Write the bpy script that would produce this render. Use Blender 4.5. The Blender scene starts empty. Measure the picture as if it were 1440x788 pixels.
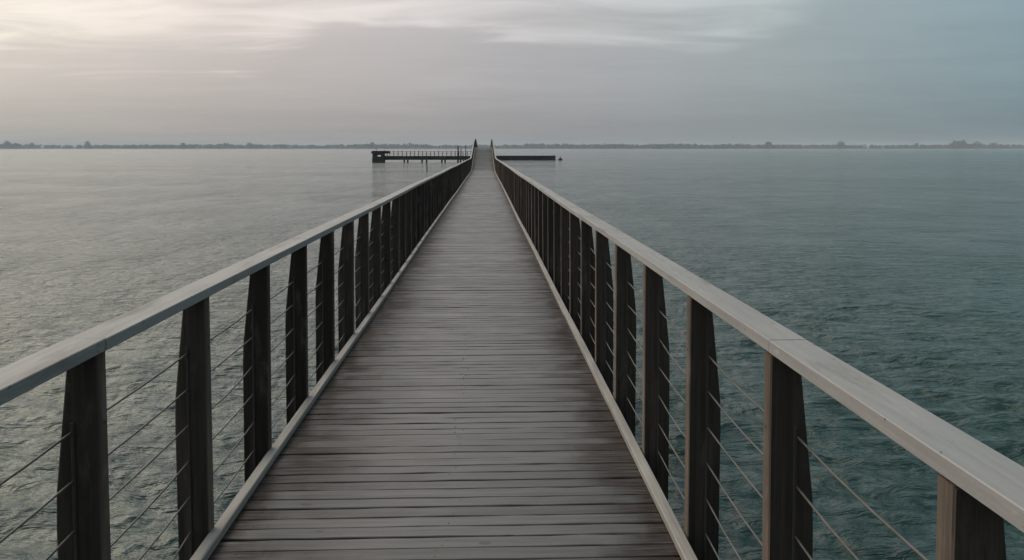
import bpy, bmesh, math, random
import numpy as np
from mathutils import Vector, Matrix

random.seed(7)
rng = np.random.default_rng(11)
S = bpy.context.scene
COL = S.collection
R = math.radians

# ------------------------------------------------------------------ helpers
def link(name, mesh, mats=(), parent=None):
    o = bpy.data.objects.new(name, mesh)
    COL.objects.link(o)
    for m in mats:
        mesh.materials.append(m)
    if parent is not None:
        o.parent = parent
    return o

def tag(o, label=None, cat=None, group=None, kind=None):
    if label: o['label'] = label
    if cat: o['category'] = cat
    if group: o['group'] = group
    if kind: o['kind'] = kind
    return o

def empty(name, loc, label, cat, group=None):
    o = bpy.data.objects.new(name, None)
    o.empty_display_size = .2
    COL.objects.link(o)
    o.location = loc
    return tag(o, label, cat, group)

class MB:
    """collects shapes, then becomes one mesh object"""
    def __init__(s): s.v = []; s.f = []; s.m = []; s.smooth = []
    def add(s, vs, fs, mi=0, smooth=False):
        n = len(s.v)
        s.v += [tuple(p) for p in vs]
        for i, f in enumerate(fs):
            s.f.append(tuple(n + k for k in f))
            s.m.append(mi[i] if isinstance(mi, (list, tuple)) else mi)
            s.smooth.append(smooth)
    def box(s, x0, x1, y0, y1, z0, z1, mi=0, c=0.0):
        if c <= 0:
            vs = [(x0,y0,z0),(x1,y0,z0),(x1,y1,z0),(x0,y1,z0),(x0,y0,z1),(x1,y0,z1),(x1,y1,z1),(x0,y1,z1)]
            fs = [(3,2,1,0),(4,5,6,7),(0,1,5,4),(1,2,6,5),(2,3,7,6),(3,0,4,7)]
            s.add(vs, fs, mi)
        else:
            bm = bmesh.new()
            bmesh.ops.create_cube(bm, size=1)
            for v in bm.verts:
                v.co = Vector(((x0+x1)/2+v.co.x*(x1-x0), (y0+y1)/2+v.co.y*(y1-y0), (z0+z1)/2+v.co.z*(z1-z0)))
            bmesh.ops.bevel(bm, geom=bm.edges[:], offset=c, segments=1, affect='EDGES')
            bm.verts.index_update()
            s.add([v.co[:] for v in bm.verts], [[v.index for v in f.verts] for f in bm.faces], mi)
            bm.free()
    def tube(s, pts, r, n=8, mi=0, caps=True, smooth=True):
        pts = [Vector(p) for p in pts]
        rr = r if isinstance(r, (list, tuple)) else [r]*len(pts)
        vs = []; fs = []
        for i, p in enumerate(pts):
            d = (pts[min(i+1, len(pts)-1)] - pts[max(i-1, 0)]).normalized()
            a = d.orthogonal() if abs(d.z) > .9 else d.cross(Vector((0,0,1)))
            a.normalize(); b = d.cross(a).normalized()
            for k in range(n):
                t = 2*math.pi*k/n
                vs.append(p + (a*math.cos(t) + b*math.sin(t))*rr[i])
        for i in range(len(pts)-1):
            for k in range(n):
                k2 = (k+1) % n
                fs.append((i*n+k, i*n+k2, (i+1)*n+k2, (i+1)*n+k))
        if caps:
            fs.append(tuple(range(n-1, -1, -1)))
            fs.append(tuple((len(pts)-1)*n+k for k in range(n)))
        s.add(vs, fs, mi, smooth)
    def loft(s, secs, mi=0, closed_caps=True):
        """secs: list of rings with the same number of points"""
        n = len(secs[0]); vs = [p for r_ in secs for p in r_]; fs = []
        for i in range(len(secs)-1):
            for k in range(n):
                k2 = (k+1) % n
                fs.append((i*n+k, i*n+k2, (i+1)*n+k2, (i+1)*n+k))
        if closed_caps:
            fs.append(tuple(range(n-1, -1, -1)))
            fs.append(tuple((len(secs)-1)*n+k for k in range(n)))
        s.add(vs, fs, mi)
    def mesh(s, name):
        me = bpy.data.meshes.new(name)
        me.from_pydata(s.v, [], s.f)
        me.polygons.foreach_set('material_index', s.m)
        me.polygons.foreach_set('use_smooth', s.smooth)
        me.update()
        bm = bmesh.new(); bm.from_mesh(me)
        bmesh.ops.recalc_face_normals(bm, faces=bm.faces[:])
        bm.to_mesh(me); bm.free()
        return me
    def build(s, name, mats, parent=None):
        return link(name, s.mesh(name), mats if isinstance(mats, (list, tuple)) else [mats], parent)

# ------------------------------------------------------------------ node helpers
class NT:
    def __init__(s, tree): s.t = tree; s.n = tree.nodes; s.l = tree.links
    def node(s, typ, **kw):
        n = s.n.new(typ)
        for k, v in kw.items(): setattr(n, k, v)
        return n
    def put(s, sock, val):
        if isinstance(val, bpy.types.NodeSocket): s.l.new(val, sock)
        elif val is not None:
            if hasattr(sock.default_value, '__len__') and not hasattr(val, '__len__'):
                sock.default_value = [val]*len(sock.default_value)
            elif hasattr(sock.default_value, '__len__') and len(sock.default_value) == 4 and len(val) == 3:
                sock.default_value = (*val, 1)
            else: sock.default_value = val
    def math(s, op, a, b=None, c=None, clamp=False):
        n = s.node('ShaderNodeMath', operation=op, use_clamp=clamp)
        for i, v in enumerate((a, b, c)):
            if v is not None: s.put(n.inputs[i], v)
        return n.outputs[0]
    def vmath(s, op, a, b=None, out=0):
        n = s.node('ShaderNodeVectorMath', operation=op)
        s.put(n.inputs[0], a)
        if b is not None: s.put(n.inputs[1], b)
        return n.outputs[out]
    def noise(s, vec, scale, detail=4, rough=.55, dist=0.0, out=0):
        n = s.node('ShaderNodeTexNoise')
        if vec is not None: s.put(n.inputs['Vector'], vec)
        s.put(n.inputs['Scale'], scale); s.put(n.inputs['Detail'], detail)
        s.put(n.inputs['Roughness'], rough); s.put(n.inputs['Distortion'], dist)
        return n.outputs[out]
    def mapr(s, v, a, b, c=0.0, d=1.0, smooth=False):
        n = s.node('ShaderNodeMapRange', interpolation_type='SMOOTHSTEP' if smooth else 'LINEAR')
        for i, x in enumerate((v, a, b, c, d)): s.put(n.inputs[i], x)
        return n.outputs[0]
    def mix(s, f, a, b, mode='MIX'):
        n = s.node('ShaderNodeMix', data_type='RGBA', blend_type=mode)
        s.put(n.inputs[0], f); s.put(n.inputs[6], a); s.put(n.inputs[7], b)
        return n.outputs[2]
    def ramp(s, v, stops, interp='LINEAR'):
        n = s.node('ShaderNodeValToRGB'); cr = n.color_ramp; cr.interpolation = interp
        while len(cr.elements) < len(stops): cr.elements.new(.5)
        for e, (p, c) in zip(cr.elements, stops): e.position = p; e.color = (*c, 1)
        s.put(n.inputs[0], v)
        return n.outputs[0]
    def mapping(s, vec, scale=(1,1,1), rot=(0,0,0), loc=(0,0,0)):
        n = s.node('ShaderNodeMapping')
        s.put(n.inputs[0], vec); s.put(n.inputs[1], loc); s.put(n.inputs[2], rot); s.put(n.inputs[3], scale)
        return n.outputs[0]
    def bump(s, h, dist, strength=1.0, normal=None):
        n = s.node('ShaderNodeBump')
        s.put(n.inputs['Height'], h); s.put(n.inputs['Distance'], dist); s.put(n.inputs['Strength'], strength)
        if normal is not None: s.put(n.inputs['Normal'], normal)
        return n.outputs[0]

def new_mat(name):
    m = bpy.data.materials.new(name); m.use_nodes = True
    nt = NT(m.node_tree)
    b = [n for n in nt.n if n.type == 'BSDF_PRINCIPLED'][0]
    return m, nt, b

# ------------------------------------------------------------------ materials
def wood(name, dark, light, axis, grain=1.0, rough=.7, spec=.3, island=.25, stain=None, bumpd=.0015, knots=False, vary=0.0):
    """weathered timber with the grain along the given axis"""
    m, nt, b = new_mat(name)
    geo = nt.node('ShaderNodeNewGeometry')
    tc = nt.node('ShaderNodeTexCoord')
    rnd = geo.outputs['Random Per Island']
    off = nt.node('ShaderNodeCombineXYZ')
    nt.put(off.inputs[0], nt.math('MULTIPLY', rnd, 37.0)); nt.put(off.inputs[1], nt.math('MULTIPLY', rnd, 91.0)); nt.put(off.inputs[2], nt.math('MULTIPLY', rnd, 13.0))
    p = nt.vmath('ADD', tc.outputs['Object'], off.outputs[0])
    sc = {'x': (1.6, 42, 42), 'y': (42, 1.6, 42), 'z': (42, 42, 1.6)}[axis]
    g1 = nt.noise(nt.mapping(p, sc), 1.0*grain, 5, .6, .4)
    sc2 = {'x': (5, 190, 190), 'y': (190, 5, 190), 'z': (190, 190, 5)}[axis]
    g2 = nt.noise(nt.mapping(p, sc2), 1.0*grain, 3, .6)
    big = nt.noise(tc.outputs['Object'], 2.3, 4, .6)
    v = nt.math('ADD', nt.math('MULTIPLY', g1, .55), nt.math('MULTIPLY', g2, .2))
    v = nt.math('ADD', v, nt.math('MULTIPLY', big, .25))
    v = nt.mapr(v, .36, .64)
    c = nt.mix(v, dark, light)
    isl = nt.mapr(rnd, 0, 1, 1-island, 1+island)
    c = nt.mix(1.0, c, nt.vmath('MULTIPLY', (1,1,1), isl), 'MULTIPLY')
    if vary:
        oi = nt.node('ShaderNodeObjectInfo')
        c = nt.mix(1.0, c, nt.vmath('MULTIPLY', (1,1,1), nt.mapr(oi.outputs['Random'], 0, 1, 1-vary, 1+vary)), 'MULTIPLY')
        blot = nt.mapr(nt.noise(nt.vmath('ADD', nt.mapping(tc.outputs['Object'], (9, 9, 2.2)), nt.vmath('MULTIPLY', (31, 17, 53), oi.outputs['Random'])), 1.0, 5, .68), .52, .70, 0, .65, True)
        c = nt.mix(blot, c, tuple(v*1.5+.012 for v in light))
    if knots:
        vo = nt.node('ShaderNodeTexVoronoi', feature='F1')
        nt.put(vo.inputs['Vector'], nt.mapping(p, (5.0, 9.5, 9.5))); nt.put(vo.inputs['Scale'], 1.0)
        pick = nt.node('ShaderNodeSeparateColor'); nt.put(pick.inputs[0], vo.outputs['Color'])
        rad = nt.mapr(pick.outputs[0], .3, 1.0, 0, .17)
        k = nt.mapr(nt.math('DIVIDE', vo.outputs['Distance'], nt.math('MAXIMUM', rad, .001)), .6, 1.1, 1, 0, True)
        c = nt.mix(nt.math('MULTIPLY', k, .85), c, (.035, .026, .02))
    if stain:
        c, dull = stain(nt, tc, c, rnd)
    nt.put(b.inputs['Base Color'], c)
    nt.put(b.inputs['Roughness'], nt.mapr(big, .3, .7, rough-.12, rough+.08))
    nt.put(b.inputs['Specular IOR Level'], nt.mapr(dull, 0, 1, spec, spec*.25) if stain else spec)
    h = nt.math('ADD', nt.math('MULTIPLY', g1, .7), nt.math('MULTIPLY', g2, .3))
    nt.put(b.inputs['Normal'], nt.bump(h, bumpd, 1.0))
    return m

XL, XR = -1.085, .765          # inner faces of the two kerbs
def deck_stain_hump_light(nt, tc, c, rnd):
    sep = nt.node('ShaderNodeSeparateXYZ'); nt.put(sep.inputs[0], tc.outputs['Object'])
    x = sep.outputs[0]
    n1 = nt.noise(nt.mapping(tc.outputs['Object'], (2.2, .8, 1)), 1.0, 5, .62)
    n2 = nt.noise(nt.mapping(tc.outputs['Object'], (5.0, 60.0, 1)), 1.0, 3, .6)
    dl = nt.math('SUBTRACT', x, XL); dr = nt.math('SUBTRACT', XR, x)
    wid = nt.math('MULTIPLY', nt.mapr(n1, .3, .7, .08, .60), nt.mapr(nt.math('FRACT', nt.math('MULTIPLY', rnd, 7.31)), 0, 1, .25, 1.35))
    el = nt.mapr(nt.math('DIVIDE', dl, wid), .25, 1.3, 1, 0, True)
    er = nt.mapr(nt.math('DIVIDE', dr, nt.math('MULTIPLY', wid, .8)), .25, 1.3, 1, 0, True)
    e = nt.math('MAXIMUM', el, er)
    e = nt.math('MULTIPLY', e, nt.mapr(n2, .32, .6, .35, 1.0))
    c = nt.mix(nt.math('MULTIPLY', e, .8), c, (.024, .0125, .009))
    # scattered damp darker boards away from the edges
    d = nt.mapr(nt.noise(nt.mapping(tc.outputs['Object'], (.7, 3.2, 1), loc=(3, 5, 0)), 1.0, 4, .6), .55, .78, 0, .3, True)
    c = nt.mix(1.0, c, nt.vmath('MULTIPLY', (1, 1, 1), nt.mapr(sep.outputs[1], 60, 66, 1.0, 2.9)), 'MULTIPLY')   # painted brightening: makes up for the sky sheen lost on the hump's slope
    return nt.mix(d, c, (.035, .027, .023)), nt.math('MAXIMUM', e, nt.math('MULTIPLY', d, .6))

M = {}
M['deck'] = wood('weathered_deck_wood', (.040, .0405, .0395), (.107, .107, .1045), 'x', 1.0, .42, .46, .22, deck_stain_hump_light, .0022, True)
M['kerb'] = wood('weathered_kerb_wood', (.19, .18, .168), (.35, .34, .325), 'y', .8, .7, .3, .1)
def rail_wear(nt, tc, c, rnd):
    P = tc.outputs['Object']
    g = nt.mapr(nt.noise(nt.mapping(P, (9, 1.5, 9)), 1.0, 6, .68), .5, .68, 0, .5, True)
    c = nt.mix(g, c, (.12, .115, .11))
    sp = nt.mapr(nt.noise(nt.mapping(P, (60, 38, 60)), 1.0, 3, .6), .66, .72, 0, .7, True)
    c = nt.mix(sp, c, (.06, .05, .042))
    pale = nt.mapr(nt.noise(nt.mapping(P, (22, 5, 22), loc=(4, 9, 1)), 1.0, 5, .7), .62, .72, 0, .5, True)
    return nt.mix(pale, c, (.40, .40, .39)), g
M['rail'] = wood('weathered_handrail_wood', (.215, .218, .218), (.295, .299, .300), 'y', .6, .6, .35, .14, rail_wear, .0016)
M['post'] = wood('dark_stained_wood', (.016, .012, .010), (.066, .050, .040), 'z', .7, .75, .25, .3, None, .005, False, .4)
M['edge'] = wood('worn_post_edge_wood', (.040, .031, .026), (.135, .110, .093), 'z', .5, .8, .2, .25, None, .005, True, .35)
M['batten'] = wood('batten_wood', (.026, .022, .019), (.062, .053, .046), 'z', .8, .7, .3, .2)
M['beam'] = wood('underdeck_beam_wood', (.03, .025, .02), (.08, .068, .056), 'y', .5, .8, .2, .2)
M['pile'] = wood('pile_wood', (.018, .017, .015), (.06, .054, .046), 'z', .5, .8, .2, .2)
M['far_wood'] = wood('far_stage_wood', (.012, .013, .012), (.045, .045, .042), 'x', .2, .85, .2, .1)

def metal(name, c, rough, metallic=1.0):
    m, nt, b = new_mat(name)
    tc = nt.node('ShaderNodeTexCoord')
    n = nt.noise(tc.outputs['Object'], 9.0, 4, .6)
    nt.put(b.inputs['Base Color'], nt.mix(nt.mapr(n, .35, .7), c, tuple(v*.6 for v in c)))
    nt.put(b.inputs['Metallic'], metallic); nt.put(b.inputs['Roughness'], rough)
    return m
M['cable'] = metal('steel_cable_metal', (.16, .155, .15), .65, .5)
M['nail'] = metal('rusty_nail', (.10, .075, .06), .7, .3)
M['iron'] = metal('dark_iron', (.05, .05, .05), .6, .6)

def leaves(name, a, bcol):
    m, nt, b = new_mat(name)
    tc = nt.node('ShaderNodeTexCoord')
    n = nt.noise(tc.outputs['Object'], .13, 5, .65)
    nt.put(b.inputs['Base Color'], nt.mix(nt.mapr(n, .35, .65), a, bcol))
    nt.put(b.inputs['Roughness'], .85); nt.put(b.inputs['Specular IOR Level'], .15)
    return m
M['leaf'] = leaves('far_foliage', (.028, .040, .026), (.062, .075, .045))
M['bark'] = wood('bark', (.03, .025, .02), (.07, .06, .05), 'z', .1, .9, .1, .1)
M['land'] = leaves('low_shore_ground', (.035, .04, .028), (.06, .06, .045))

# water ------------------------------------------------------------
def water_material():
    m, nt, b = new_mat('lagoon_water')
    tc = nt.node('ShaderNodeTexCoord'); P = tc.outputs['Object']
    big = nt.noise(nt.mapping(P, (.012, .045, 1)), 1.0, 4, .6)
    nt.put(b.inputs['Base Color'], nt.mix(nt.mapr(big, .3, .7), (.022, .053, .050), (.032, .068, .062)))
    nt.put(b.inputs['IOR'], 1.333)
    nt.put(b.inputs['Roughness'], nt.mapr(big, .35, .65, .07, .13))
    # wind ripples finer than the modelled waves; crests run roughly across the pier
    w1 = nt.noise(nt.mapping(P, (2.0, 6.0, 1), (0, 0, R(-9))), 1.0, 4, .6, .5)
    w2 = nt.noise(nt.mapping(P, (.45, 1.15, 1), (0, 0, R(14))), 1.0, 3, .55, .4)
    w3 = nt.noise(nt.mapping(P, (6, 15, 1), (0, 0, R(-22))), 1.0, 3, .6, .3)
    gust = nt.mapr(nt.noise(nt.mapping(P, (.03, .08, 1)), 1.0, 3, .5), .3, .7, .7, 1.2)
    h = nt.math('ADD', nt.math('MULTIPLY', w1, .27), nt.math('MULTIPLY', w2, .24))
    h = nt.math('ADD', h, nt.math('MULTIPLY', w3, .05))
    w0 = nt.noise(nt.mapping(P, (.07, .33, 1), (0, 0, R(6))), 1.0, 4, .65, .3)
    h = nt.math('ADD', h, nt.math('MULTIPLY', w0, .8))
    patch = nt.mapr(nt.noise(nt.mapping(P, (.34, .17, 1), (0, 0, R(20))), 1.0, 5, .65), .33, .67, .5, 1.22)
    gust = nt.math('MULTIPLY', gust, patch)
    nt.put(b.inputs['Normal'], nt.bump(nt.math('MULTIPLY', h, gust), .5, 1.0))
    return m
M['water'] = water_material()

# ------------------------------------------------------------------ levels
WZ = -1.25                    # water level; the deck at the camera is z = 0
CAM = Vector((0, 0, 1.6))
F = 1100.0                    # focal length in photograph pixels

def sstep(a, b, t):
    t = max(0.0, min(1.0, (t-a)/(b-a))); return t*t*(3-2*t)
_YY = np.arange(-10, 160, .25)
def _ss(a, b):
    t = np.clip((_YY-a)/(b-a), 0, 1); return t*t*(3-2*t)
_SL = -.0046 + .083*(_ss(61, 67)-_ss(82, 96)) - .045*(_ss(98, 108)-_ss(132, 144))
_ZZ = np.cumsum(_SL)*.25; _ZZ -= np.interp(0, _YY, _ZZ)
_ZZ += .005*np.sin(_YY*.55)*_ss(2, 9)
def deck_z(y):                # almost level, then a hump, then down to the landing stage
    return float(np.interp(y, _YY, _ZZ))
def sway(y):                  # the pier is not perfectly straight
    return .007*math.sin(y*.21+.6)*sstep(5, 20, y)

# ------------------------------------------------------------------ footbridge: deck, kerbs, beams, piles
bridge = empty('footbridge', (0, 0, 0), 'long narrow wooden footbridge deck of grey weathered cross planks running out over the water', 'footbridge')
Y0, Y1 = -3.0, 148.0
mb = MB()
y = Y0
while y < Y1:
    w = .0845 + random.uniform(-.003, .003)
    g = random.choice([.004, .0045, .005, .0055, .006, .007, .009, .012])
    near = y < 30
    nx = 14 if y < 12 else 6 if near else 1
    zj = random.gauss(0, .0012); skew = random.gauss(0, .0022); roll = random.gauss(0, .0005)
    xa = XL-.055+random.uniform(-.006, .006); xb = XR+.055+random.uniform(-.006, .006)
    secs = []
    t = .045
    for i in range(nx+1):
        u = i/nx; x = xa+(xb-xa)*u + sway(y)
        dy = skew*(u-.5)*2 + (random.gauss(0, .0016) if near else 0)
        dz = deck_z(y)+zj + (random.gauss(0, .0007) if near else 0)
        ch = .0035
        a, b_ = y+dy, y+w+dy+(random.gauss(0, .0016) if near else 0)
        secs.append([(x, a, dz-t), (x, a, dz-ch+roll), (x, a+ch, dz+roll), (x, b_-ch, dz-roll), (x, b_, dz-ch-roll), (x, b_, dz-t)])
    mb.loft(secs)
    if near and y > .5 and y < 9:      # nail heads over the bearers
        for xc in (XL+.06, (XL+XR)/2, XR-.06):
            for q in (.022, w-.022):
                if random.random() < .5: continue
                cx, cy, r_ = xc+random.gauss(0, .028), y+q+random.gauss(0, .003), random.uniform(.0025, .0042)
                cz = deck_z(y)+zj+.0016
                mb.add([(cx+r_*math.cos(k*math.pi/4), cy+r_*math.sin(k*math.pi/4), cz) for k in range(8)]+[(cx+r_*math.cos(k*math.pi/4), cy+r_*math.sin(k*math.pi/4), cz-.006) for k in range(8)],
                       [tuple(range(8))]+[(k, (k+8), (k+1)%8+8, (k+1)%8) for k in range(8)], 1)
    y += w+g
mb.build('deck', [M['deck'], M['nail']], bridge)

def strip(x0, x1, za, zb, ya, yb, mats, name, parent, step=.9, ch=.006, joint=None, tilt=0.0, jit=0.0):
    """a board laid along the pier between ya and yb, following the deck"""
    m_ = MB()
    n = max(1, int(math.ceil((yb-ya)/step)))
    secs = []
    jx = random.gauss(0, jit); jx2 = random.gauss(0, jit); jz = random.gauss(0, jit*.6); jz2 = random.gauss(0, jit*.6)
    for i in range(n+1):
        u = i/n; yy = ya+(yb-ya)*u; z = deck_z(yy)+jz*(1-u)+jz2*u; s = sway(yy)+jx*(1-u)+jx2*u
        a, b_ = x0+s, x1+s
        c = min(ch, (x1-x0)*.3, (zb-za)*.3)
        secs.append([(a+c, yy, z+za), (b_-c, yy, z+za), (b_, yy, z+za+c), (b_, yy, z+zb-c), (b_-c, yy, z+zb+tilt), (a+c, yy, z+zb-tilt), (a, yy, z+zb-c), (a, yy, z+za+c)])
    m_.loft(secs)
    return m_.build(name, mats, parent)

for x0, x1, ya in ((XL-.048, XL, -1.9), (XR, XR+.048, -1.35)):        # kerb boards laid end to end
    while ya < Y1-4.5:
        strip(x0, x1, .004, .042, ya+.002, ya+4.398, [M['kerb']], 'kerb_board', bridge, .9, .004, jit=.0015)
        ya += 4.4
for xc in (XL+.06, (XL+XR)/2, XR-.06):
    strip(xc-.06, xc+.06, -.30, -.052, Y0, Y1, [M['beam']], 'stringer', bridge, 3.0)
yy = 1.0
first_pile = first_beam = None
while yy < 147:
    for xc in (XL+.06, XR-.06):
        if first_pile is None:
            m_ = MB(); m_.tube([(0, 0, -1), (0, 0, 0)], .11, 12); first_pile = m_.mesh('pile')
            first_pile.materials.append(M['pile'])
        o = bpy.data.objects.new('pile', first_pile); COL.objects.link(o); o.parent = bridge
        top = deck_z(yy)-.48
        o.location = (xc, yy, top); o.scale = (1, 1, top-(WZ-.6))
    if first_beam is None:
        m_ = MB(); m_.box(XL-.10, XR+.10, -.08, .08, -.18, 0, 0, .008); first_beam = m_.mesh('cross_beam'); first_beam.materials.append(M['beam'])
    o = bpy.data.objects.new('cross_beam', first_beam); COL.objects.link(o); o.parent = bridge
    o.location = (0, yy, deck_z(yy)-.302)
    yy += 5.4

# ------------------------------------------------------------------ railings
RAIL_B, RAIL_T = 1.02, 1.057        # underside and top of the handrail above the deck
CAB = [.785, .640, .492, .345, .197, .052]
PITCH = .88
def post_mesh(sx):
    """tapered board post: straight inner edge, outer edge cut back above; sx=-1 left, +1 right. x=0 is the inner face"""
    m_ = MB()
    prof = [(0, -.62), (0, RAIL_B-.001), (.082, RAIL_B-.001), (.088, .98), (.128, .60), (.131, .50), (.129, -.62)]
    th = .056; c = .004
    rings = []
    n = len(prof)
    cx = sum(p[0] for p in prof)/n
    def ins(p):
        return (p[0]+(c if p[0] < .01 else -c), p[1]+(c if p[1] < 0 else -c if p[1] > 1.0 else 0))
    for yy_, use in ((0, ins), (c, None), (th-c, None), (th, ins)):
        rings.append([((use(p) if use else p)[0]*sx, yy_, (use(p) if use else p)[1]) for p in prof])
    vs = [p for r_ in rings for p in r_]; fs = []; ms = []
    for i in range(3):
        for k in range(n):
            k2 = (k+1) % n
            fs.append((i*n+k, i*n+k2, (i+1)*n+k2, (i+1)*n+k)); ms.append(1 if k == 0 else 0)
    fs.append(tuple(range(n-1, -1, -1))); ms.append(0)
    fs.append(tuple(3*n+k for k in range(n))); ms.append(0)
    m_.add(vs, fs, ms)
    me = m_.mesh('post'); me.materials.append(M['post']); me.materials.append(M['edge'])
    b = MB(); b.box(.068 if sx > 0 else -.079, .079 if sx > 0 else -.068, -.006, .002, -.58, .815, 0, .0025)
    be = b.mesh('batten'); be.materials.append(M['batten'])
    return me, be

def railing(sx, xin, xpost, first, label):
    t = empty('railing', (0, 0, 0), label, 'railing', 'railings along the footbridge')
    # handrail boards, butted at every third post
    ya = first - PITCH*3*2 + .028
    while ya < Y1-3:
        a, b_ = (xin-.112, xin) if sx < 0 else (xin, xin+.112)
        strip(a, b_, RAIL_B, RAIL_T, ya+.0025, ya+PITCH*3-.0025, [M['rail']], 'handrail_board', t, .45, .0022, jit=.0011)
        ya += PITCH*3
    me, be = post_mesh(sx)
    ys = []
    for k in range(100):
        yy = first + (k-1)*PITCH + random.uniform(-.012, .012)
        ys.append(yy)
        p = bpy.data.objects.new('post', me); COL.objects.link(p); p.parent = t
        p.location = (xpost+sway(yy), yy, deck_z(yy+.028))
        p.rotation_euler = (random.gauss(0, .006), -sx*.006+random.gauss(0, .003), random.gauss(0, .03))
        q = bpy.data.objects.new('batten', be); COL.objects.link(q); q.parent = p
    # beyond the hundredth post, over the crest of the hump: the rest as one part
    m_ = MB(); src = [v.co[:] for v in me.vertices]; sf = [tuple(p.vertices) for p in me.polygons]; sm = [p.material_index for p in me.polygons]
    yy = ys[-1]+PITCH
    while yy < Y1-2:
        ys.append(yy); z = deck_z(yy+.028); xo = xpost+sway(yy)
        m_.add([(a+xo, b_+yy, c_+z) for a, b_, c_ in src], sf, sm); yy += PITCH
    rest = m_.build('post', [M['post'], M['edge']], t); rest['kind'] = 'stuff'
    for i, h in enumerate(CAB):
        pts = []
        for a, b_ in zip(ys[:-1], ys[1:]):
            sag = abs(random.gauss(.007, .011))
            if a > 30: segs = (0,)
            else: segs = (0, .25, .5, .75)
            for u in segs:
                yy = a+(b_-a)*u
                pts.append((xpost+sx*.073+sway(yy), yy-.005, deck_z(a)*(1-u)+deck_z(b_)*u + h - sag*4*u*(1-u)))
        m_ = MB(); m_.tube(pts, .0036, 6)
        m_.build('cable', M['cable'], t)
    return t
railing(-1, XL-.020, XL-.044, 2.26, 'left railing of dark tapered posts and steel cables under a bluish grey wooden handrail')
railing(1, XR+.052, XR+.054, 2.17, 'right railing of dark tapered posts and pale cables under a warm lit wooden handrail')

# ------------------------------------------------------------------ water sheet with modelled waves
def build_water():
    front = np.arange(R(-62), R(62), .0062)            # around +Y
    back = np.linspace(R(62), R(298), 90)
    ang = np.concatenate([front, back[:-1]])
    rad = [0.6]
    while rad[-1] < 220: rad.append(rad[-1]*1.0085)
    while rad[-1] < 6800: rad.append(rad[-1]*1.12)
    rad = np.array(rad)
    A, Rr = np.meshgrid(ang, rad)
    X = np.sin(A)*Rr; Y = np.cos(A)*Rr
    Z = np.zeros_like(X)
    dth = np.where(np.abs(((A+np.pi) % (2*np.pi))-np.pi) < R(62), .0062, .046)
    spacing = np.maximum(Rr*.0085, Rr*dth)
    N = 90
    for i in range(N):
        lam = .14*(.85/.14)**(rng.random())
        th = R(78) + rng.normal(0, R(30))
        k = 2*np.pi/lam
        amp = .0115*lam**.75*rng.uniform(.5, 1.3)
        amp *= math.sqrt(40/N)
        ph = rng.random()*2*np.pi
        damp = np.clip(lam/(4.0*spacing)-.7, 0, 1)
        if damp.max() <= 0: continue
        arg = k*(X*math.cos(th)+Y*math.sin(th)) + ph
        s = np.sin(arg)
        Z += amp*damp*(s + .22*np.cos(2*arg))
    nr, na = X.shape
    v = np.stack([X, Y, Z], -1).reshape(-1, 3)
    idx = np.arange(nr*na).reshape(nr, na)
    nxt = np.roll(idx, -1, axis=1)
    q = np.stack([idx[:-1], idx[1:], nxt[1:], nxt[:-1]], -1).reshape(-1, 4)
    c = len(v)
    v = np.vstack([v, [[0, 0, 0]]])
    tri = np.stack([np.full(na, c), idx[0], nxt[0]], -1)
    me = bpy.data.meshes.new('water')
    faces = q.tolist()+tri.tolist()
    me.from_pydata(v.tolist(), [], faces)
    me.polygons.foreach_set('use_smooth', [True]*len(faces))
    me.update()
    bm = bmesh.new(); bm.from_mesh(me)
    if sum(f.normal.z for f in list(bm.faces)[:50]) < 0: bmesh.ops.reverse_faces(bm, faces=bm.faces[:])
    bm.to_mesh(me); bm.free()
    o = link('water', me, [M['water']]); o.location = (0, 0, WZ)
    tag(o, 'rippled grey green lagoon water', None, None, 'structure')
build_water()

# ------------------------------------------------------------------ far landing stages
YS = 155.0
def PX(x, Y=YS): return (x-682.0)*Y/F
def PZ(y, Y=YS): return CAM.z-(y-208.3)*Y/F

st = empty('landing_stage', (PX(600), YS, WZ), 'low dark wooden landing stage on paired piles with thin railing posts, left of the footbridge', 'landing stage')
o0 = Vector(st.location)
def loc(mbx):                     # shapes are written in world space, then moved into the thing's space
    mbx.v = [(x-o0.x, y-o0.y, z-o0.z) for x, y, z in mbx.v]; return mbx
m_ = MB(); m_.box(PX(538), PX(676), YS, YS+2.2, PZ(220.8), PZ(219.6)); loc(m_).build('deck', M['far_wood'], st)
m_ = MB(); m_.box(PX(540), PX(674), YS+.1, YS+.4, PZ(225), PZ(220.9)); m_.box(PX(540), PX(674), YS+1.7, YS+2.0, PZ(225), PZ(220.9)); loc(m_).build('beam', M['far_wood'], st)
for px in (569.5, 574, 594.5, 600.5, 622, 626, 648, 652):
    lean = random.uniform(-.15, .15)
    m_ = MB(); m_.tube([(PX(px)+lean, YS-.1, WZ-.5), (PX(px), YS+.05, PZ(221))], .17, 8); loc(m_).build('pile', M['pile'], st)
x = 549.0
while x < 668:
    h = random.uniform(-.6, .6)
    m_ = MB(); m_.box(PX(x)-.06, PX(x)+.06, YS+.1, YS+.22, PZ(219.6), PZ(212.6+h)); loc(m_).build('railing_post', M['far_wood'], st)
    x += 5.6+random.uniform(-.5, .5)
m_ = MB(); m_.tube([(PX(549), YS+.16, PZ(213.6)), (PX(666), YS+.16, PZ(213.6))], .035, 6)
m_.tube([(PX(549), YS+.16, PZ(216.6)), (PX(666), YS+.16, PZ(216.6))], .025, 6); loc(m_).build('rail', M['far_wood'], st)

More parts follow.
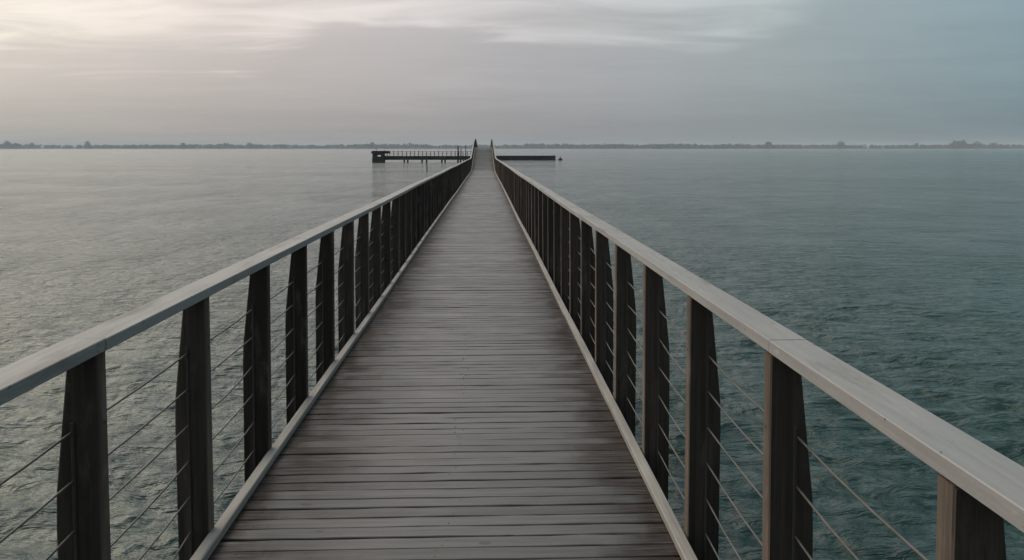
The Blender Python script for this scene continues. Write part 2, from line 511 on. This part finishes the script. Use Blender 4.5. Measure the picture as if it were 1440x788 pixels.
# tall poles at the stage
for i, (px, yt, yb, lab) in enumerate(((644.3, 206.0, 229, 'thickest of the tall dark poles on the left landing stage, close to the footbridge'),
                                   (648.4, 210.0, 229, 'shorter pole just right of the thickest pole on the left landing stage'),
                                   (655.0, 205.0, 228, 'thin tall pole beside the left handrail top, nearest the footbridge end'))):
    r_ = (.17, .12, .09)[i]
    m_ = MB(); m_.tube([(0, 0, 0), (.03, 0, PZ(yt)-WZ)], [r_, r_*.8], 8); m_.tube([(.03, 0, PZ(yt)-WZ), (.03, 0, PZ(yt)-WZ+.12)], [r_*1.25, r_*.5], 8)
    o = m_.build('mooring_pole', M['pile']); o.location = (PX(px), YS-.5, WZ-.3+.3)
    tag(o, lab, 'pole', 'poles at the landing stage')

# small hut at the outer end
hx0, hx1 = PX(524.5), PX(548)
hut = empty('hut', (hx0, YS, WZ), 'small dark flat-roofed hut with open window at the outer end of the left stage', 'hut')
o0 = Vector(hut.location)
yA, yB = YS-.8, YS+2.4
zr, zf = PZ(212.3), WZ
xw = PX(540.5)
m_ = MB(); m_.box(hx0+.1, xw, yA, yB, WZ-.3, PZ(222.3), 0, .03); loc(m_).build('base', M['far_wood'], hut)
for ya_, yb_ in ((yA+.05, yA+.18), (yB-.18, yB-.05)):          # front and back wall, each with its window opening
    m_ = MB()
    u = [hx0+.15, hx0+.75, xw-.45, xw-.02]; q = [PZ(222.2), PZ(220.4), PZ(218.2), PZ(216.2)]
    vs = []; fs = []
    for yy_ in (ya_, yb_):
        for zz in q:
            for xx in u: vs.append((xx, yy_, zz))
    for i in range(3):
        for k in range(3):
            if (i, k) == (1, 1): continue
            p = i*4+k; fs.append((p, p+1, p+5, p+4)); fs.append((16+p, 16+p+4, 16+p+5, 16+p+1))
    for p, p2 in ((0,1),(1,2),(2,3),(3,7),(7,11),(11,15),(15,14),(14,13),(13,12),(12,8),(8,4),(4,0),(5,6),(6,10),(10,9),(9,5)):
        fs.append((p, p2, 16+p2, 16+p))
    m_.add(vs, fs); loc(m_).build('wall', M['far_wood'], hut)
m_ = MB(); m_.box(hx0-.05, hx1, yA-.2, yB+.2, PZ(216.1), PZ(213.4), 0, .04); loc(m_).build('roof', M['far_wood'], hut)
m_ = MB(); m_.box(hx0+.05, hx1-.15, yA-.1, yB+.1, PZ(213.3), PZ(212.3), 0, .03); loc(m_).build('roof_edge', M['pile'], hut)
m_ = MB(); m_.box(hx1-.35, hx1-.2, yA, yA+.15, PZ(219.7), PZ(216.2)); loc(m_).build('corner_post', M['pile'], hut)
m_ = MB(); m_.tube([(PX(530), YS+.5, PZ(212.3)), (PX(530), YS+.5, PZ(209))], .05, 6); loc(m_).build('mast', M['iron'], hut)
m_ = MB(); m_.tube([(PX(541), YS+.5, PZ(212.3)), (PX(541), YS+.5, PZ(210.2))], .04, 6); loc(m_).build('mast', M['iron'], hut)

YR = 182.0
# right stage: low, solid sided
rs = empty('landing_stage', (PX(745, YR), YR, WZ), 'long low black landing stage with solid plank sides, right of the footbridge', 'landing stage')
o0 = Vector(rs.location)
m_ = MB()
x = PX(688, YR)
while x < PX(779.5, YR):
    w = .24
    m_.box(x, min(x+w-.015, PX(780, YR)), YR-.1, YR-.03+random.uniform(-.01, .01), WZ-.25, PZ(220.2, YR)+random.uniform(-.03, .03)); x += w
m_.box(PX(688, YR), PX(780, YR), YR+2.3, YR+2.4, WZ-.25, PZ(220.2, YR)); m_.box(PX(780, YR), PX(780, YR)+.08, YR-.1, YR+2.4, WZ-.25, PZ(220.2, YR))
loc(m_).build('side_planking', M['far_wood'], rs)
m_ = MB(); m_.box(PX(687, YR), PX(779, YR), YR-.16, YR+2.5, PZ(220.1, YR), PZ(219.2, YR), 0, .02); loc(m_).build('deck', M['far_wood'], rs)
m_ = MB(); m_.box(PX(777.5, YR), PX(781.2, YR), YR-.35, YR-.12, WZ-.3, PZ(218.9, YR), 0, .03); loc(m_).build('end_post', M['pile'], rs)

# float off its end
m_ = MB()
secs = []
for r_, z in ((.3, -.2), (.46, -.05), (.52, .15), (.46, .35), (.2, .48), (.12, .55), (.10, .8), (.03, .86)):
    secs.append([(math.cos(2*math.pi*k/12)*r_, math.sin(2*math.pi*k/12)*r_, z) for k in range(12)])
m_.loft(secs)
fl = m_.build('float', M['iron']); fl.location = (PX(787.5, YR), YR-1, WZ)
tag(fl, 'small dark mooring float on the water off the end of the right landing stage', 'float')
# stake in the water
m_ = MB(); m_.tube([(0, 0, -.4), (.03, 0, .55), (.01, .02, 1.2)], [.065, .06, .045], 7)
sk = m_.build('stake', M['pile']); sk.location = (PX(600.5, 95), 95, WZ-.1)
tag(sk, 'lone thin stake standing in open water in front of the left landing stage', 'stake')

# ------------------------------------------------------------------ far shore
YF = 2500.0
def FX(x): return (x-682.0)*YF/F
PROFILE = [(-260, 202.5), (-60, 201.5), (0, 201.2), (24, 202), (40, 203.4), (180, 203.6), (230, 202.8), (310, 202.2), (375, 202.3), (385, 203.3), (490, 203.2), (512, 201.6),
           (560, 201.6), (596, 202.2), (606, 203.6), (700, 203.8), (716, 202.8), (745, 201.8), (900, 202.4), (950, 202), (1010, 202.5), (1110, 202.4), (1180, 202.8), (1260, 203),
           (1345, 203.2), (1362, 201.6), (1440, 202), (1700, 202.5)]
def top_y(x):
    for (a, ya), (b_, yb) in zip(PROFILE[:-1], PROFILE[1:]):
        if a <= x <= b_: return ya+(yb-ya)*(x-a)/(b_-a)
    return 202.5
def shore_y(x): return YF + 90*math.sin(x*.006) + 50*math.sin(x*.017+1)
# low bank
m_ = MB(); secs = []
for i in range(141):
    px = -260+1960*i/140
    X = FX(px); Y = shore_y(px)
    secs.append([(X, Y-60, WZ-.3), (X, Y-25, WZ+.5), (X, Y+10, WZ+1.6+random.uniform(-.3, .3)), (X, Y+260, WZ+3), (X, Y+260, WZ-.3)])
m_.loft(secs)
bank = m_.build('shore', M['land']); tag(bank, None, None, None, 'structure')

def crown_shape(mbx, cx, cy, cz, rx, ry, rz, n):
    """ragged crown: leaf clumps scattered through an ellipsoid"""
    for _ in range(n):
        while True:
            p = Vector((random.uniform(-1, 1), random.uniform(-1, 1), random.uniform(-1, 1)))
            if p.length < 1 and random.random() < .35+.65*p.length: break
        c = Vector((cx+p.x*rx, cy+p.y*ry, cz+p.z*rz)); s = random.uniform(.28, .62)*min(rx, rz)
        a = [c + Vector((random.gauss(0, 1), random.gauss(0, 1), random.gauss(0, .75)))*s*.75 for _ in range(4)]
        mbx.add(a, [(0,1,2), (0,2,3), (0,3,1), (1,3,2)])
tl = MB()
x = -255.0
while x < 1690:
    t = top_y(x)
    H = max(3.0, (209.6-t)/F*YF)*random.uniform(.66, .84)*(1+.12*math.sin(x*.11)*math.sin(x*.043+1))
    for dep in (0, 1):
        Y = shore_y(x)+random.uniform(0, 60)+dep*80
        w = random.uniform(5, 10)
        crown_shape(tl, FX(x)+random.uniform(-4, 4), Y, WZ+1+H*.52, w, w, H*.52, 30)
    x += random.uniform(2.2, 4.2)
o = tl.build('treeline', M['leaf']); tag(o, 'hazy dark line of low woods along the far shore', 'woods', None, 'stuff')

def far_tree(px, ytop, wpx, label, clump=1, pine=False):
    Y = shore_y(px)-5; X = FX(px); H = (209.6-ytop-1.5)/F*Y; W = wpx*.9/F*Y
    t = empty('tree', (X, Y, WZ+1.2), label, 'tree', 'tall trees on the far shore')
    m_ = MB()
    m_.tube([(0, 0, -.8), (W*.03, 0, H*.45), (W*.05, .3, H*.8)], [W*.07+.25, W*.05+.15, .12], 7)
    m_.tube([(W*.03, 0, H*.4), (W*.25, .4, H*.65)], [W*.04+.1, .08], 5); m_.tube([(W*.03, 0, H*.45), (-W*.22, -.4, H*.68)], [W*.04+.1, .08], 5)
    m_.build('trunk', M['bark'], t)
    m_ = MB(); crown_shape(m_, 0, 0, H*.62, W*.5, W*.5, H*.40, 90)
    crown_shape(m_, W*.18, 0, H*.5, W*.4, W*.4, H*.3, 40); crown_shape(m_, -W*.2, 1, H*.45, W*.38, W*.4, H*.28, 40)
    m_.build('crown', M['leaf'], t)
for a in ((4, 200.6, 9, 'rounded tree on the far shore at the very left edge of the photo'),
          (14, 199.2, 8, 'tallest of the trees at the left end of the far shore'),
          (24, 200.6, 9, 'low wide tree just right of the tall leftmost trees on the far shore'),
          (121.5, 198.8, 6, 'lone narrow tree standing above the low left part of the far shore'),
          (257, 200.6, 6, 'small round tree standing above the left woods on the far shore'),
          (311, 200.8, 6, 'left one of two small trees topping the wooded rise on the left shore'),
          (343, 200.8, 6, 'right one of two small trees topping the wooded rise on the left shore'),
          (527, 200.0, 7, 'tree rising on the far shore right above the small dark hut'),
          (1092, 199.2, 10, 'rounded tree above the woods right of the right landing stage'),
          (1207, 198.8, 11, 'broad domed tree midway along the right half of the far shore'),
          (1308, 200.6, 5, 'lone small tree on the bare low stretch of the right shore'),
          (1366, 197.6, 11, 'left tree of the tall clump at the right end of the far shore'),
          (1377, 196.8, 12, 'tallest tree in the clump at the right end of the far shore'),
          (1404, 198.8, 14, 'wide tree right of the tallest clump at the right end of the shore'),
          (1432, 200.2, 10, 'low tree on the far shore at the very right edge of the photo')):
    far_tree(*a)

# ------------------------------------------------------------------ haze
m_ = MB(); m_.box(-7200, 7200, -7200, 7200, WZ-2.2, 34)
hz = m_.build('haze', [])
hm = bpy.data.materials.new('haze_air'); hm.use_nodes = True
nt = NT(hm.node_tree)
for n in list(nt.n):
    if n.type == 'BSDF_PRINCIPLED': nt.n.remove(n)
out = [n for n in nt.n if n.type == 'OUTPUT_MATERIAL'][0]
pv = nt.node('ShaderNodeVolumePrincipled')
pv.inputs['Color'].default_value = (.74, .83, .93, 1); pv.inputs['Density'].default_value = .00023
nt.l.new(pv.outputs[0], out.inputs['Volume'])
hz.data.materials.append(hm)
tag(hz, 'thin evening haze over the water', 'haze', None, 'stuff')

# ------------------------------------------------------------------ sky and light
SUN_AZ, SUN_EL = R(-76), R(10)
GLOW_AZ = R(-52)                       # where the overcast is thinnest and brightest
#          # azimuth from the pier axis, negative = left
w = bpy.data.worlds.new('World'); S.world = w; w.use_nodes = True
nt = NT(w.node_tree)
for n in list(nt.n):
    if n.type == 'BACKGROUND': nt.n.remove(n)
out = [n for n in nt.n if n.type == 'OUTPUT_WORLD'][0]
sky = nt.node('ShaderNodeTexSky', sky_type='NISHITA', sun_disc=False, sun_elevation=SUN_EL, sun_rotation=SUN_AZ, air_density=1.0, dust_density=2.0)
bg1 = nt.node('ShaderNodeBackground'); nt.l.new(sky.outputs[0], bg1.inputs[0]); bg1.inputs[1].default_value = .05
tc = nt.node('ShaderNodeTexCoord'); D = nt.vmath('NORMALIZE', tc.outputs['Generated'])
sep = nt.node('ShaderNodeSeparateXYZ'); nt.put(sep.inputs[0], D)
flat = nt.node('ShaderNodeCombineXYZ'); nt.put(flat.inputs[0], sep.outputs[0]); nt.put(flat.inputs[1], sep.outputs[1])
hdir = nt.vmath('NORMALIZE', flat.outputs[0])
c = nt.vmath('DOT_PRODUCT', hdir, (math.sin(GLOW_AZ), math.cos(GLOW_AZ), 0), out=1)
el = nt.math('MAXIMUM', sep.outputs[2], 0.0)
cc = nt.mapr(c, -1, 1)
base = nt.ramp(cc, [(0.0, (.095, .120, .138)), (.40, (.135, .190, .210)), (.526, (.172, .240, .268)), (.66, (.25, .282, .292)), (.79, (.312, .304, .314)), (.92, (.425, .384, .364)), (.967, (.49, .450, .408)), (1.0, (.66, .575, .475))])
rise = nt.ramp(el, [(0, (.88,)*3), (.08, (1.36,)*3), (.17, (1.58,)*3), (.5, (1.95,)*3), (1, (1.8,)*3)])
extra = nt.math('MULTIPLY', nt.mapr(c, .35, .95, 0, 1, True), nt.mapr(el, .11, .40, 0, 1, True))
rise = nt.mix(1.0, rise, nt.vmath('ADD', nt.vmath('MULTIPLY', (1.28, 1.30, 1.26), extra), (1, 1, 1)), 'MULTIPLY')
base = nt.mix(1.0, base, rise, 'MULTIPLY')
# perspective-flattened cloud layer
den = nt.math('ADD', el, .07)
pl = nt.node('ShaderNodeCombineXYZ'); nt.put(pl.inputs[0], nt.math('DIVIDE', sep.outputs[0], den)); nt.put(pl.inputs[1], nt.math('DIVIDE', sep.outputs[1], den))
P = pl.outputs[0]
n1 = nt.noise(nt.mapping(P, (.32, .8, 1), (0, 0, R(10)), (2.3, 1.1, 0)), 1.0, 5, .5, .5)
n2 = nt.noise(nt.mapping(P, (.95, 1.9, 1), (0, 0, R(-8)), (7.1, 4.4, 0)), 1.0, 5, .52, .9)
nn = nt.math('ADD', nt.math('MULTIPLY', n1, .55), nt.math('MULTIPLY', n2, .45))
az = nt.math('ARCTAN2', sep.outputs[0], sep.outputs[1])
u = nt.mapr(az, R(-60), R(60))
edge = nt.ramp(u, [(v_, (e_,)*3) for v_, e_ in ((0, .09), (.24, .10), (.37, .118), (.42, .160), (.455, .158), (.475, .140), (.55, .137), (.62, .128), (.66, .142), (.70, .20), (.80, .24), (1, .26))], 'B_SPLINE')
soft = nt.math('ADD', nt.mapr(az, R(-24), R(-10), .018, .0), nt.mapr(az, R(4), R(16), .013, .034))
v = nt.math('ADD', nt.math('SUBTRACT', nt.math('MINIMUM', el, .32), edge), nt.math('MULTIPLY', nt.math('SUBTRACT', nn, .5), .20))
gap = nt.mapr(nt.math('DIVIDE', v, soft), -1, 1.2, 0, 1, True)
wisp = nt.mapr(n2, .35, .65, .86, 1.12)
tex = nt.mapr(nn, .35, .65, 1.06, .95)
colr = nt.mix(1.0, base, nt.vmath('MULTIPLY', (1, 1, 1), tex), 'MULTIPLY')
lit = nt.mix(1.0, nt.mix(1.0, base, (1.34, 1.32, 1.29), 'MULTIPLY'), nt.vmath('MULTIPLY', (1, 1, 1), wisp), 'MULTIPLY')
colr = nt.mix(gap, colr, lit)
bg2 = nt.node('ShaderNodeBackground'); nt.put(bg2.inputs[0], colr); bg2.inputs[1].default_value = 1.0
mx = nt.node('ShaderNodeMixShader'); nt.put(mx.inputs[0], nt.mapr(gap, 0, 1, .93, .84))
nt.l.new(bg1.outputs[0], mx.inputs[1]); nt.l.new(bg2.outputs[0], mx.inputs[2]); nt.l.new(mx.outputs[0], out.inputs[0])

sl = bpy.data.lights.new('sun', 'SUN'); sl.energy = .65; sl.angle = R(50); sl.color = (1.0, .84, .68)
so = bpy.data.objects.new('sun', sl); COL.objects.link(so)
d = Vector((math.sin(SUN_AZ)*math.cos(SUN_EL), math.cos(SUN_AZ)*math.cos(SUN_EL), math.sin(SUN_EL)))
so.rotation_euler = d.to_track_quat('Z', 'Y').to_euler()

# ------------------------------------------------------------------ camera
cam = bpy.data.cameras.new('camera'); co = bpy.data.objects.new('camera', cam); COL.objects.link(co)
PIT = 3.5
cam.sensor_width = 36; cam.lens = 36*F/1440
co.location = CAM
co.rotation_euler = (R(90-PIT), 0, -math.atan(38/F))
cam.shift_y = -((394-208.3) - F*math.tan(R(PIT)))/1440
cam.clip_start = .05; cam.clip_end = 30000
S.camera = co

S.view_settings.view_transform = 'Standard'; S.view_settings.look = 'None'
S.view_settings.exposure = 0; S.view_settings.gamma = 1; S.view_settings.use_curve_mapping = False
S.render.engine = 'CYCLES'
S.cycles.use_denoising = True
S.cycles.max_bounces = 6; S.cycles.volume_bounces = 1
S.cycles.sample_clamp_indirect = 3.0
